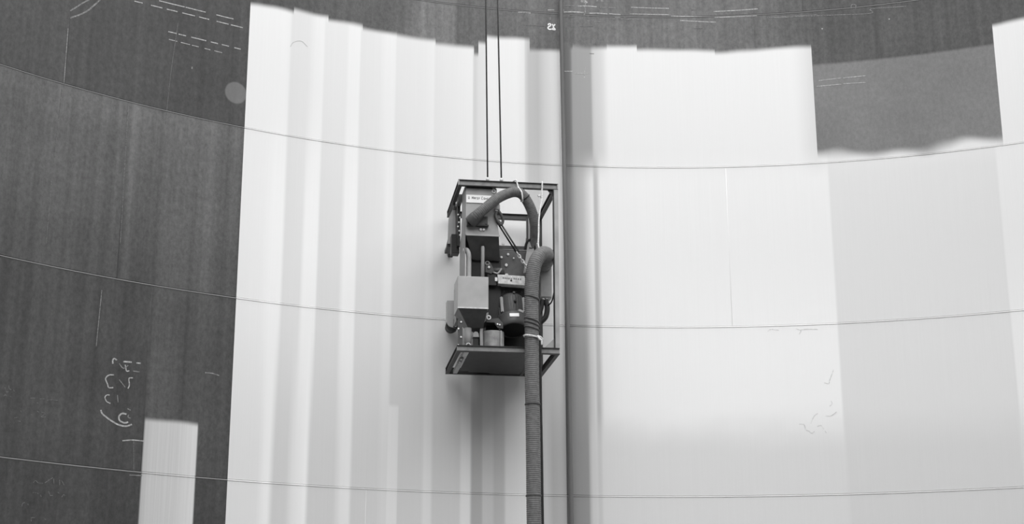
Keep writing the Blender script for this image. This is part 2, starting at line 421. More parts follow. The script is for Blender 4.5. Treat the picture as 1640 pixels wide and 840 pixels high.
# ---------------------------------------------------------------- chalk strokes and stencilled marks on the shell
MARKS = [
 (0.014,1,[(-7.613,11.128),(-7.242,11.14)]),
 (0.014,1,[(-7.229,11.14),(-6.937,11.145)]),
 (0.014,1,[(-6.781,11.146),(-6.528,11.146)]),
 (0.014,1,[(-7.968,11.019),(-7.846,11.025)]),
 (0.014,1,[(-7.726,11.03),(-7.562,11.037)]),
 (0.014,1,[(-7.498,11.039),(-7.344,11.043)]),
 (0.014,1,[(-7.274,11.045),(-7.09,11.049)]),
 (0.014,1,[(-7.03,11.05),(-6.882,11.051)]),
 (0.014,1,[(-6.772,11.051),(-6.596,11.051)]),
 (0.014,1,[(-6.562,11.051),(-6.387,11.049)]),
 (0.014,1,[(-7.456,10.721),(-7.335,10.724)]),
 (0.014,1,[(-7.308,10.724),(-7.199,10.726)]),
 (0.014,1,[(-7.125,10.727),(-6.991,10.728)]),
 (0.014,1,[(-6.996,10.728),(-6.906,10.728)]),
 (0.014,1,[(-6.839,10.728),(-6.734,10.728)]),
 (0.014,1,[(-6.68,10.728),(-6.574,10.727)]),
 (0.014,1,[(-6.495,10.725),(-6.4,10.724)]),
 (0.01,1,[(-7.439,10.612),(-7.319,10.613)]),
 (0.01,1,[(-7.267,10.613),(-7.135,10.613)]),
 (0.01,1,[(-7.107,10.613),(-7.009,10.613)]),
 (0.01,1,[(-6.923,10.612),(-6.839,10.611)]),
 (0.01,1,[(-6.781,10.611),(-6.668,10.609)]),
 (0.018,0,[(-8.847,10.604),(-8.684,10.767),(-8.601,10.838)]),
 (0.02,0,[(-8.839,10.506),(-8.631,10.66),(-8.449,10.886)]),
 (0.012,0,[(-8.858,10.361),(-8.851,9.61)]),
 (0.008,2,[(-7.325,10.876),(-7.387,10.067),(-7.411,9.396)]),
 (0.012,2,[(-7.95,9.529),(-7.924,7.667)]),
 (0.008,2,[(-8.87,9.584),(-8.9,8.529)]),
 (0.008,2,[(-8.908,8.28),(-8.909,7.471)]),
 (0.03,0,[(-7.095,10.288),(-7.077,10.288)]),
 (0.014,0,[(-6.666,6.147),(-6.568,6.15),(-6.473,6.132)]),
 (0.014,1,[(-7.714,5.161),(-7.58,5.183),(-7.435,5.186)]),
 (0.008,2,[(-7.567,5.176),(-7.541,4.802)]),
 (0.012,0,[(-7.591,4.748),(-7.427,4.755)]),
 (0.009,0,[(-8.126,7.017),(-8.146,6.294)]),
 (0.02,1,[(-8.025,5.509),(-7.998,5.461),(-7.915,5.411),(-7.842,5.375),(-7.77,5.351),(-7.683,5.345),(-7.606,5.376)]),
 (0.02,1,[(-7.686,5.497),(-7.741,5.498),(-7.778,5.464),(-7.78,5.427),(-7.757,5.4),(-7.701,5.384),(-7.655,5.401)]),
 (0.02,1,[(-7.772,6.152),(-7.661,6.159)]),
 (0.016,1,[(-7.745,6.114),(-7.724,6.041),(-7.685,6.044)]),
 (0.018,1,[(-7.597,6.157),(-7.541,6.16)]),
 (0.012,0,[(-7.637,6.05),(-7.549,6.049)]),
 (0.012,0,[(-7.825,6.119),(-7.766,6.066),(-7.705,6.112)]),
 (0.01,0,[(-7.811,5.917),(-7.725,5.83)]),
 (0.014,1,[(-7.631,5.963),(-7.683,5.948),(-7.672,5.867),(-7.688,5.819)]),
 (0.016,1,[(-7.886,5.967),(-7.948,5.956),(-7.992,5.908),(-7.963,5.844),(-7.94,5.799),(-7.882,5.807)]),
 (0.018,1,[(-7.911,6.104),(-7.915,6.149),(-7.893,6.173),(-7.86,6.156)]),
 (0.014,1,[(-7.922,5.708),(-7.961,5.703),(-7.982,5.67),(-7.955,5.622),(-7.906,5.605)]),
 (0.01,0,[(-7.82,5.72),(-7.806,5.632)]),
 (0.012,0,[(-7.675,5.566),(-7.634,5.552)]),
 (0.012,0,[(-7.658,5.493),(-7.659,5.46),(-7.624,5.452)]),
 (0.009,2,[(-9.283,5.621),(-9.272,5.59),(-9.254,5.564),(-9.232,5.575)]),
 (0.009,2,[(-9.236,5.649),(-9.224,5.611),(-9.197,5.601)]),
 (0.009,2,[(-9.171,5.612),(-9.157,5.585)]),
 (0.009,2,[(-9.287,5.51),(-9.266,5.531),(-9.25,5.515)]),
 (0.009,2,[(-9.205,5.522),(-9.189,5.513)]),
 (0.009,2,[(-8.946,5.536),(-8.885,5.544)]),
 (0.009,2,[(-8.827,5.542),(-8.767,5.55)]),
 (0.009,2,[(-8.731,5.538),(-8.67,5.552),(-8.593,5.555)]),
 (0.009,2,[(-8.849,5.391),(-8.817,5.381)]),
 (0.009,2,[(-8.787,5.385),(-8.74,5.373),(-8.79,5.33),(-8.729,5.338)]),
 (0.009,2,[(-8.921,5.339),(-8.897,5.335)]),
 (0.009,2,[(-9.08,5.243),(-9.045,5.241)]),
 (0.009,2,[(-9.057,5.371),(-9.044,5.351)]),
 (0.009,2,[(-9.128,5.272),(-9.076,5.29)]),
 (0.009,2,[(-8.861,5.49),(-8.842,5.489)]),
 (0.009,2,[(-8.821,4.537),(-8.794,4.567),(-8.757,4.543),(-8.698,4.546)]),
 (0.009,2,[(-8.673,4.551),(-8.633,4.583),(-8.576,4.624)]),
 (0.009,2,[(-8.567,4.613),(-8.557,4.55)]),
 (0.009,2,[(-8.489,4.605),(-8.483,4.538)]),
 (0.009,2,[(-8.463,4.599),(-8.424,4.547)]),
 (0.009,2,[(-8.815,4.423),(-8.772,4.423)]),
 (0.009,2,[(-8.756,4.429),(-8.746,4.41)]),
 (0.009,2,[(-8.716,4.409),(-8.705,4.382)]),
 (0.009,2,[(-8.618,4.457),(-8.593,4.412),(-8.559,4.415)]),
 (0.009,2,[(-8.446,4.402),(-8.423,4.435),(-8.405,4.421)]),
 (0.009,2,[(-8.502,4.456),(-8.48,4.446)]),
 (0.009,2,[(-8.939,4.251),(-8.93,4.287),(-8.905,4.297)]),
 (0.009,2,[(-8.87,4.285),(-8.857,4.274)]),
 (0.009,2,[(-8.814,4.13),(-8.764,4.134)]),
 (0.009,2,[(-8.81,4.13),(-8.806,4.087)]),
 (0.009,2,[(-8.645,4.132),(-8.623,4.122)]),
 (0.016,1,[(-2.273,11.973),(-2.161,11.983),(-2.086,11.976)]),
 (0.012,1,[(-1.825,12.046),(-1.726,12.053)]),
 (0.014,1,[(-1.645,12.055),(-1.577,12.059)]),
 (0.018,1,[(-1.584,12.028),(-1.453,12.04),(-1.28,12.039)]),
 (0.014,1,[(-1.193,12.03),(-1.057,12.036),(-0.921,12.03)]),
 (0.014,1,[(-0.896,12.034),(-0.724,12.023)]),
 (0.01,0,[(-1.589,12.138),(-1.415,12.142)]),
 (0.014,1,[(-1.365,12.138),(-1.241,12.146),(-1.08,12.142)]),
 (0.01,0,[(-1.031,12.134),(-0.919,12.135)]),
 (0.01,0,[(-0.907,12.135),(-0.796,12.135)]),
 (0.014,1,[(-0.811,11.983),(-0.724,11.986)]),
 (0.012,1,[(-0.675,11.984),(-0.539,11.991),(-0.441,11.989)]),
 (0.009,0,[(-0.849,11.95),(-0.664,11.951),(-0.384,11.954)]),
 (0.009,0,[(-1.628,11.969),(-1.355,11.978)]),
 (0.008,2,[(-1.578,11.945),(-1.405,11.958)]),
 (0.01,0,[(-1.232,11.904),(-1.183,11.902)]),
 (0.01,0,[(-1.121,11.9),(-1.01,11.896)]),
 (0.009,2,[(-1.345,11.805),(-1.135,11.815)]),
 (0.009,2,[(-2.199,11.774),(-1.865,11.778)]),
 (0.01,0,[(-1.204,11.375),(-1.136,11.374)]),
 (0.05,0,[(-1.321,12.228),(-1.29,12.222),(-1.277,12.21)]),
 (0.04,1,[(-1.277,12.216),(-1.246,12.218),(-1.234,12.192)]),
 (0.02,0,[(-1.251,12.184),(-1.26,12.11),(-1.258,12.043),(-1.281,11.982)]),
 (0.045,0,[(-1.085,12.245),(-1.06,12.237)]),
 (0.04,0,[(-1.016,12.242),(-0.979,12.246)]),
 (0.01,0,[(-1.244,11.984),(-1.194,11.979)]),
 (0.012,1,[(-0.561,12.148),(0.01,12.135)]),
 (0.012,1,[(-0.58,12.041),(0.007,12.032)]),
 (0.012,1,[(0.04,12.01),(0.607,11.991)]),
 (0.014,1,[(0.172,11.936),(0.704,11.897)]),
 (0.014,1,[(0.677,12.073),(1.01,12.079),(1.335,12.089)]),
 (0.014,1,[(0.69,11.977),(1.006,11.977),(1.32,11.98)]),
 (0.008,0,[(1.467,11.942),(1.861,11.937),(2.214,11.933)]),
 (0.009,2,[(0.368,11.803),(0.517,11.8)]),
 (0.01,2,[(0.344,12.106),(0.411,12.105),(0.403,12.057)]),
 (0.009,0,[(1.572,11.929),(2.226,11.914),(2.97,11.872),(2.99,11.941),(3.486,11.919)]),
 (0.01,0,[(2.701,11.975),(2.712,12.039),(2.77,12.032),(2.766,11.975)]),
 (0.02,1,[(2.254,11.702),(2.273,11.693)]),
 (0.018,1,[(3.229,11.753),(3.244,11.744)]),
 (0.012,1,[(2.169,10.875),(2.492,10.89)]),
 (0.012,1,[(2.524,10.887),(2.844,10.891)]),
 (0.012,1,[(2.132,10.786),(2.486,10.792)]),
 (0.012,1,[(2.518,10.796),(2.837,10.786)]),
 (0.021,3,[(-1.821,11.798),(-1.812,11.819),(-1.791,11.822),(-1.78,11.808),(-1.792,11.788),(-1.815,11.772),(-1.823,11.752),(-1.81,11.736),(-1.788,11.734),(-1.773,11.741)]),
 (0.021,3,[(-1.762,11.819),(-1.751,11.808),(-1.742,11.79),(-1.715,11.82)]),
 (0.021,3,[(-1.742,11.791),(-1.742,11.76),(-1.76,11.738),(-1.716,11.734),(-1.736,11.764)]),
 (0.012,0,[(-1.786,11.931),(-1.786,11.89)]),
 (0.012,1,[(-1.586,11.071),(-1.462,11.078)]),
 (0.012,1,[(-1.429,11.044),(-1.229,11.053)]),
 (0.012,1,[(-1.271,11.158),(-1.287,10.979)]),
 (0.008,4,[(-5.679,10.918),(-5.636,10.993),(-5.522,11.036),(-5.427,10.969)]),
 (0.012,5,[(1.252,7.116),(1.301,7.144),(1.409,7.127)]),
 (0.012,5,[(1.649,7.142),(1.713,7.112),(1.684,7.057)]),
 (0.012,5,[(1.713,7.123),(1.822,7.13),(1.951,7.121)]),
 (0.012,5,[(2.133,6.535),(2.071,6.382),(2.058,6.338),(1.994,6.352)]),
 (0.012,5,[(1.886,5.926),(1.83,5.884),(1.782,5.787)]),
 (0.012,5,[(1.622,5.781),(1.686,5.775),(1.714,5.702),(1.755,5.679),(1.786,5.65),(1.829,5.677)]),
 (0.012,5,[(1.865,5.741),(1.919,5.754),(1.958,5.694),(1.992,5.635)]),
 (0.012,5,[(1.99,5.89),(2.064,5.887),(2.141,5.939)]),
 (0.012,5,[(2.076,6.095),(2.084,6.051),(2.05,6.019)]),
]

def stroke(w, kind, pts):
    P3 = [Vector((a, b, 0)) for a, b in pts]
    if len(P3) > 2: P3 = smooth_path(P3, 5)
    else: P3 = [P3[0] + (P3[1] - P3[0]) * (i / 4) for i in range(5)]
    h = []
    for i, p in enumerate(P3):
        t = (P3[min(i + 1, len(P3) - 1)] - P3[max(i - 1, 0)]).normalized()
        n = Vector((-t.y, t.x, 0)) * (w * 0.5)
        a, b = p + n, p - n
        h.append([wp(a.x, a.y, 0.0004), wp(a.x, a.y, 0.0022), wp(b.x, b.y, 0.0022), wp(b.x, b.y, 0.0004)])
    return MB().rings(h).build('chalk_stroke' if kind < 3 else ('stencil_mark' if kind == 3 else ('pencil_mark' if kind == 4 else 'peeled_film')), M['chalk%d' % kind], wall_back)
for w, kind, pts in MARKS: stroke(w, kind, pts)

# ---------------------------------------------------------------- the wall blasting machine on its two ropes
MW, MD, MH = 1.338, 1.415, 2.334
MO = Vector((-0.7064, 19.8470, 6.3925)); MYAW = 0.14737
_c, _s = math.cos(MYAW), math.sin(MYAW)
def m2w(x, y, z):           # machine corner coordinates (x right, y to the wall, z up) -> world
    return Vector((MO.x + x * _c - y * _s, MO.y + x * _s + y * _c, MO.z + z))
def wall_depth(x, y0=0.0):  # depth y at which the shell is met
    lo, hi = 0.0, 4.0
    for _ in range(40):
        md = (lo + hi) / 2; p = m2w(x, md, 0)
        if math.hypot(p.x - TC.x, p.y - TC.y) < TR: lo = md
        else: hi = md
    return lo
base = m2w(MW / 2, MD / 2, 0)
mach = tag(empty('blasting_machine', base, MYAW), 'dark grey box-framed blast cleaning machine hanging against the curved wall', 'machine')
class LB(MB):
    """shape builder in machine corner coordinates"""
    def build(self, name, mat, parent=None, **k):
        self.v = [(a - MW / 2, b - MD / 2, c) for a, b, c in self.v]
        return MB.build(self, name, mat, mach if parent is None else parent, **k)

def bolt(p, axis=(0, -1, 0), r=0.014, h=0.014, parent=None, mat='bolt'):
    p = Vector(p)
    return LB().lathe([(0, r), (h * 0.8, r), (h, r * 0.75)], p, axis, 6).build('bolt', M[mat], parent)

# --- frame: channel beams, flanges turned outwards
BH = 0.085
def channel(axis, c, s, z0, a0, a1, mat='frame'):
    """web plus two dark flanges; c = outer face, s = direction inwards"""
    t = 0.010; d = 0.05
    def bx(p, q, zz0, zz1, name, m, par=None):
        p, q = min(p, q), max(p, q)
        b = LB()
        if axis == 'x': b.box(a0, a1, p, q, zz0, zz1)
        else: b.box(p, q, a0, a1, zz0, zz1)
        return b.build(name, M[m], par)
    w = bx(c + s * 0.018, c + s * 0.028, z0 + t, z0 + BH - t, 'frame_beam', mat)
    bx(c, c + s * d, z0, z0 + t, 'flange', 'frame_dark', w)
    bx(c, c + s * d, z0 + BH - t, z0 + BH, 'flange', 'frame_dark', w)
    return w
ZT = MH - BH
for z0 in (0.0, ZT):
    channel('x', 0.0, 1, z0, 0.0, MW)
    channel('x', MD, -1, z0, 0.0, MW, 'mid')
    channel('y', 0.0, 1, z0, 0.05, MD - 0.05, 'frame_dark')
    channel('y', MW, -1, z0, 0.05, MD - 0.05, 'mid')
# corner plates closing the channel ends at the front top
LB().box(0.0, 0.012, 0.0, 0.05, ZT + 0.008, MH - 0.008).build('end_plate', M['panel'])
LB().box(MW - 0.012, MW, 0.0, 0.05, ZT + 0.008, MH - 0.008).build('end_plate', M['panel'])
# posts: right front angle, right rear channel
LB().prism([(MW - 0.055, 0.0), (MW, 0.0), (MW, 0.055), (MW - 0.009, 0.055), (MW - 0.009, 0.009), (MW - 0.055, 0.009)], BH, ZT, 'z').build('frame_post', M['panel'])
LB().box(MW - 0.070, MW - 0.056, 0.0, 0.05, BH, ZT).build('frame_post', M['frame_dark'])
LB().prism([(MW - 0.13, MD - 0.10), (MW - 0.0, MD - 0.10), (MW, MD), (MW - 0.012, MD), (MW - 0.012, MD - 0.09), (MW - 0.118, MD - 0.09), (MW - 0.118, MD), (MW - 0.13, MD)], BH, ZT, 'z').build('frame_post', M['frame_dark'])
for zz in (1.55, 1.95):
    bolt((MW - 0.07, MD - 0.10, zz), mat='mid')
# triangular gussets at the right lower corner, post to beam
LB().prism([(MW - 0.055, BH), (MW - 0.20, BH), (MW - 0.055, BH + 0.14)], 0.03, 0.04).build('gusset', M['panel'])
LB().prism([(MW - 0.06, ZT), (MW - 0.14, ZT), (MW - 0.06, ZT - 0.10)], 0.03, 0.04).build('gusset', M['frame_dark'])
# floor plate of the frame with a folded drip lip
LB().box(0.17, 1.02, 0.05, MD - 0.22, 0.004, 0.016).build('base_plate', M['dark'])
LB().prism([(0.30, MD - 0.22), (1.02, MD - 0.22), (1.02, MD - 0.05), (0.62, MD - 0.05), (0.58, MD - 0.12), (0.30, MD - 0.12)], 0.010, 0.022, 'z').build('base_plate', M['frame_dark'])
LB().box(0.10, 0.155, 0.05, MD - 0.06, 0.0, 0.05).build('base_rail', M['panel'])
LB().box(1.02, 1.06, 0.05, MD - 0.05, 0.0, 0.05).build('base_rail', M['frame_dark'])
LB().prism([(0.10, 0.30), (0.075, 0.36), (0.075, 0.62), (0.10, 0.68), (0.128, 0.62), (0.128, 0.36)], -0.012, 0.0, 'z').build('foot_plate', M['mid'])
for yy in (0.40, 0.56):
    bolt((0.10, yy, -0.012), (0, 0, -1))

# --- hood (upper body) with its hopper underside
hood = LB()
hood.prism([(0.105, 1.585), (0.555, 1.595), (0.525, 1.80), (0.462, 2.262), (0.105, 2.262)], 0.06, 0.44)
hood = hood.build('hood', M['panel'], bevel=0.006)
LB().hexa([(0.24, 0.34, 1.33), (0.60, 0.34, 1.33), (0.60, 0.46, 1.33), (0.24, 0.46, 1.33), (0.115, 0.075, 1.585), (0.55, 0.075, 1.592), (0.55, 0.46, 1.592), (0.115, 0.46, 1.585)]).build('hopper', M['mid'])
LB().box(0.115, 0.56, 0.052, 0.06, 1.578, 1.60).build('hood_lip', M['panel_light'], hood)
# sign with its grey lettering
sign = LB().box(0.112, 0.445, 0.050, 0.058, 2.032, 2.140).build('sign', M['sign'])
for x0, strokes in ((0.140, [(0, 0, 0, 1), (0, 0, .7, 0), (.7, 0, .7, 1)]), (0.188, [(0, 0, 0, 1), (0, 1, .5, .3), (.5, .3, 1, 1), (1, 1, 1, 0)]), (0.216, [(0, 0, 0, .7), (0, .7, .7, .7), (.7, .7, .7, 0), (0, .35, .7, .35)]),
                    (0.238, [(0, 0, 0, .7), (0, .7, .6, .7)]), (0.258, [(0, .7, .7, .7), (0, .35, .7, .35), (0, 0, .7, 0), (0, 0, 0, .7)]), (0.280, [(0, .7, .7, .7), (0, .35, .7, .35), (0, 0, 0, .7)]),
                    (0.318, [(0, 0, 0, 1), (0, 1, .8, 1), (0, 0, .8, 0)]), (0.346, [(0, 0, 0, .7), (0, .7, .7, .7), (.7, .7, .7, 0), (0, 0, .7, 0)]), (0.370, [(0, 0, 0, .7), (0, .35, .7, .35), (.7, .7, .7, 0)]), (0.394, [(0, .7, .7, .7), (0, 0, 0, .7)])):
    b = LB(); h = 0.034; w = 0.018; t = 0.0032
    for (a0, b0, a1, b1) in strokes:
        X0, Z0, X1, Z1 = x0 + a0 * w, 2.082 + b0 * h, x0 + a1 * w, 2.082 + b1 * h
        d = Vector((X1 - X0, 0, Z1 - Z0)).normalized(); n = Vector((-d.z, 0, d.x)) * t
        q = [(X0 - n.x, Z0 - n.z), (X1 - n.x, Z1 - n.z), (X1 + n.x, Z1 + n.z), (X0 + n.x, Z0 + n.z)]
        b.prism(q, 0.0485, 0.0502)
    b.build('letter', M['ink'], sign)
# inlet box where the upper hose enters, with its shelf and two bolts
LB().box(0.125, 0.395, 0.025, 0.06, 1.715, 1.84).build('inlet_box', M['mid'], hood, bevel=0.004)
LB().box(0.118, 0.405, -0.005, 0.06, 1.700, 1.716).build('inlet_shelf', M['frame_dark'], hood)
for x in (0.305, 0.345):
    bolt((x, 0.058, 1.665), r=0.019, h=0.02, parent=hood)
for x, z in ((0.16, 1.735), (0.16, 1.82), (0.375, 1.735), (0.375, 1.82)):
    bolt((x, 0.024, z), r=0.010, h=0.01, parent=hood, mat='mid')
LB().box(0.11, 0.46, 0.045, 0.062, 2.235, 2.262).build('hood_rim', M['frame_dark'], hood)
# lifting lug with ring at the top of the hood
lug = LB().prism([(0.44, 2.12), (0.52, 2.12), (0.52, 2.235), (0.50, 2.26), (0.46, 2.26), (0.44, 2.235)], 0.062, 0.078).build('lifting_lug', M['panel'])
LB().torus((0.48, 0.055, 2.205), (0, 1, 0), 0.022, 0.007).build('lug_ring', M['bolt'], lug)
# side plate of the body, left
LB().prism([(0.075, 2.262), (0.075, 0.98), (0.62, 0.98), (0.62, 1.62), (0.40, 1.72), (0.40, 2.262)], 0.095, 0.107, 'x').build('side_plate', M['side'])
LB().box(0.045, 0.10, 0.40, 0.62, 2.16, 2.26).build('side_flange', M['mid'])
# column under the hopper and the dark inner housing
LB().box(0.22, 0.62, 0.38, 0.75, 0.50, 1.36).build('column', M['dark'])
LB().box(0.45, 1.04, 0.60, 1.22, 0.10, 1.50).build('inner_housing', M['dark'], bevel=0.01)
LB().box(0.60, 1.02, 0.52, 0.62, 1.50, 1.60).build('cross_bar', M['mid'])
LB().box(0.60, 1.02, 0.51, 0.52, 1.535, 1.545).build('cross_bar_edge', M['panel'])
# contact frame that seals on the wall
yb = wall_depth(0.75) - 0.03
seal = LB()
seal.box(0.40, 1.06, 1.22, yb, 0.06, 0.12).box(0.40, 1.06, 1.22, yb, 1.44, 1.52).box(0.40, 0.46, 1.22, yb, 0.12, 1.44).box(1.0, 1.06, 1.22, yb, 0.12, 1.44)
seal.build('seal_frame', M['rubber'])

# --- lower box with tapering chute
LB().box(0.0, 0.402, -0.02, 0.40, 0.568, 0.998).build('lower_box', M['panel_light'], bevel=0.005)
LB().box(0.0, 0.402, -0.026, -0.019, 0.566, 0.580).build('lower_box_lip', M['alloy'])
LB().hexa([(0.16, 0.18, 0.36), (0.36, 0.18, 0.36), (0.36, 0.40, 0.36), (0.16, 0.40, 0.36), (0.012, -0.005, 0.568), (0.39, -0.005, 0.568), (0.39, 0.40, 0.568), (0.012, 0.40, 0.568)]).build('chute', M['mid'])
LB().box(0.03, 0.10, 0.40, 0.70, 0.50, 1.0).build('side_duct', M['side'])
# two feed pipes going down into the lower box
p1 = LB().tube(smooth_path([(0.115, 0.20, 1.39), (0.13, 0.17, 1.41), (0.155, 0.15, 1.36), (0.162, 0.15, 1.25), (0.162, 0.15, 0.99)], 6), 0.034, 14).build('feed_pipe', M['panel'], smooth=True)
LB().torus((0.122, 0.185, 1.40), (0.7, -0.5, 0.5), 0.034, 0.012).build('pipe_clamp', M['alloy'], p1)
p2 = LB().lathe([(0, 0.024), (0.46, 0.024), (0.475, 0.018)], (0.347, 0.15, 0.99), (0, 0, 1), 14).build('feed_pipe', M['panel'], smooth=True)
# latch and bracket below the hood, right of the straight pipe
lat = LB().prism([(0.40, 1.15), (0.48, 1.13), (0.52, 1.18), (0.46, 1.29), (0.40, 1.27)], 0.28, 0.30).build('latch_bracket', M['mid'])
bolt((0.445, 0.28, 1.215), r=0.018, h=0.022, parent=lat)
LB().torus((0.425, 0.275, 1.27), (0, 1, 0), 0.026, 0.006).build('latch_ring', M['panel'], lat)
LB().box(0.43, 0.55, 0.30, 0.36, 0.98, 1.13).build('latch_block', M['dark'])
LB().tube(smooth_path([(0.50, 0.30, 1.16), (0.56, 0.29, 1.14), (0.60, 0.29, 1.18), (0.615, 0.29, 1.21)], 6), 0.012, 8).build('bent_rod', M['panel'], smooth=True)

# --- blast wheel housing: faceted plate with bolts
wh = LB().prism([(0.565, 1.20), (0.66, 1.155), (0.99, 1.155), (0.99, 1.50), (0.60, 1.51), (0.545, 1.40)], 0.44, 0.60).build('wheel_housing', M['plate'], bevel=0.006)
for x, z, r in ((0.635, 1.405, .018), (0.725, 1.45, .018), (0.70, 1.30, .022), (0.62, 1.235, .014), (0.80, 1.40, .012), (0.66, 1.60, .022)):
    bolt((x, 0.44, z), r=r, h=0.02, parent=wh)
LB().box(0.62, 0.99, 0.425, 0.445, 1.150, 1.166).build('housing_flange', M['mid'], wh)
LB().lathe([(0, 0.10), (0.05, 0.10), (0.06, 0.085)], (0.575, 0.40, 1.22), (0, 0, -1), 18).build('bearing_cap', M['mid'], wh, smooth=True)
# alloy guard box with clips and stamped marks
gd = LB().hexa([(0.572, 0.27, 0.995), (0.935, 0.27, 0.982), (0.935, 0.42, 0.982), (0.572, 0.42, 0.995), (0.560, 0.27, 1.122), (0.925, 0.27, 1.112), (0.925, 0.42, 1.112), (0.560, 0.42, 1.122)]).build('guard_box', M['alloy'], bevel=0.006)
for x, z in ((0.745, 1.085), (0.742, 1.045)):
    bolt((x, 0.27, z), r=0.012, h=0.012, parent=gd, mat='bolt' if z > 1.06 else 'dark')
for i, x in enumerate((0.63, 0.655, 0.68, 0.705, 0.775, 0.80, 0.83, 0.86)):
    LB().box(x, x + 0.016, 0.2685, 0.2705, 1.062 - 0.0012 * i, 1.085 - 0.0012 * i).build('stamped_mark', M['ink'], gd)
LB().box(0.53, 0.562, 0.29, 0.33, 1.035, 1.085).build('clip', M['bolt'], gd)
LB().box(0.935, 0.965, 0.29, 0.33, 1.025, 1.07).build('clip', M['bolt'], gd)
LB().torus((0.945, 0.285, 1.075), (0, 1, 0), 0.012, 0.005, 12, 6).build('clip_ring', M['bolt'], gd)
LB().prism([(0.66, 1.118), (0.71, 1.116), (0.70, 1.14), (0.67, 1.14)], 0.28, 0.32).build('clip', M['alloy'], gd)
LB().box(0.55, 0.96, 0.42, 0.60, 0.80, 1.12).build('motor_mount', M['dark'])
for x in (0.60, 0.67, 0.745, 0.83, 0.90):
    bolt((x, 0.42, 0.93), r=0.012, h=0.012, mat='mid')

# --- electric motor, hanging shaft-up and tilted outwards
ma, mb_ = Vector((0.770, 0.50, 0.875)), Vector((0.778, 0.28, 0.345))
ax = (mb_ - ma).normalized(); Lm = (mb_ - ma).length
mo = LB().lathe([(0, 0.09), (0.02, 0.13), (0.05, 0.160), (0.08, 0.168), (0.36, 0.168), (0.37, 0.16)], ma, ax, 28).build('motor', M['mid'], smooth=True)
nx = Vector((1, 0, 0)); ny = ax.cross(nx).normalized(); nx = ny.cross(ax).normalized()
for k in range(28):
    a = 2 * math.pi * k / 28
    d = nx * math.cos(a) + ny * math.sin(a); t = ax.cross(d)
    h0, h1 = ma + ax * 0.09, ma + ax * 0.35
    b = LB(); w = 0.005
    b.hexa([h1 + d * 0.160 - t * w, h1 + d * 0.160 + t * w, h1 + d * 0.186 + t * w * .6, h1 + d * 0.186 - t * w * .6,
            h0 + d * 0.160 - t * w, h0 + d * 0.160 + t * w, h0 + d * 0.186 + t * w * .6, h0 + d * 0.186 - t * w * .6])
    b.build('cooling_fin', M['mid'], mo)
for sgn in (-1, 1):     # pale mounting rails along both flanks
    d = (nx * sgn * 0.80 + ny * 0.60).normalized()
    if d.y > 0: d = (nx * sgn * 0.80 - ny * 0.60).normalized()
    t = ax.cross(d); h0, h1 = ma + ax * 0.09, ma + ax * 0.33
    LB().hexa([h1 + d * .17 - t * .014, h1 + d * .17 + t * .014, h1 + d * .199 + t * .012, h1 + d * .199 - t * .012, h0 + d * .17 - t * .014, h0 + d * .17 + t * .014, h0 + d * .199 + t * .012, h0 + d * .199 - t * .012]).build('motor_rail', M['panel_light'], mo)
fc = LB().lathe([(0.355, 0.165), (0.36, 0.196), (0.385, 0.198), (0.50, 0.196), (0.545, 0.182), (0.556, 0.168), (0.545, 0.158), (0.50, 0.153)], ma, ax, 32).build('fan_cover', M['mid'], mo, smooth=True)
LB().lathe([(0.535, 0.160), (0.54, 0.160)], ma, ax, 28).build('fan_grille', M['rubber'], mo)
fr = -ny if ny.y > 0 else ny    # direction facing out of the machine
def on_motor(dist, side, r):
    d = (fr * math.cos(side) + nx * math.sin(side)).normalized()
    return ma + ax * dist + d * r, d, ax.cross(d).normalized()
c_, d_, t_ = on_motor(0.44, -0.05 if nx.x > 0 else 0.05, 0.197)
b = LB(); hw, hh = 0.062, 0.026
quad = [c_ - t_ * hw + ax * hh, c_ + t_ * hw + ax * hh, c_ + t_ * hw - ax * hh, c_ - t_ * hw - ax * hh]
b.hexa([p - d_ * 0.010 for p in quad] + [p + d_ * 0.004 for p in quad]); b.build('nameplate', M['sign'], mo)
c_, d_, t_ = on_motor(0.36, 0.45 if nx.x > 0 else -0.45, 0.184)
LB().hexa([c_ + ax * .02 - t_ * .035 - d_ * .02, c_ + ax * .02 + t_ * .035 - d_ * .02, c_ + ax * .02 + t_ * .035 + d_ * .02, c_ + ax * .02 - t_ * .035 + d_ * .02,
           c_ - ax * .02 - t_ * .035 - d_ * .02, c_ - ax * .02 + t_ * .035 - d_ * .02, c_ - ax * .02 + t_ * .035 + d_ * .02, c_ - ax * .02 - t_ * .035 + d_ * .02]).build('terminal_box', M['panel_light'], mo, bevel=0.006)
for dist in (0.05, 0.20):
    c_, d_, t_ = on_motor(dist, 0.1, 0.168 if dist < .1 else 0.182)
    LB().lathe([(0, 0.018), (0.012, 0.018), (0.016, 0.012)], c_, d_, 10).build('bolt', M['mid' if dist < .1 else 'rubber'], mo)

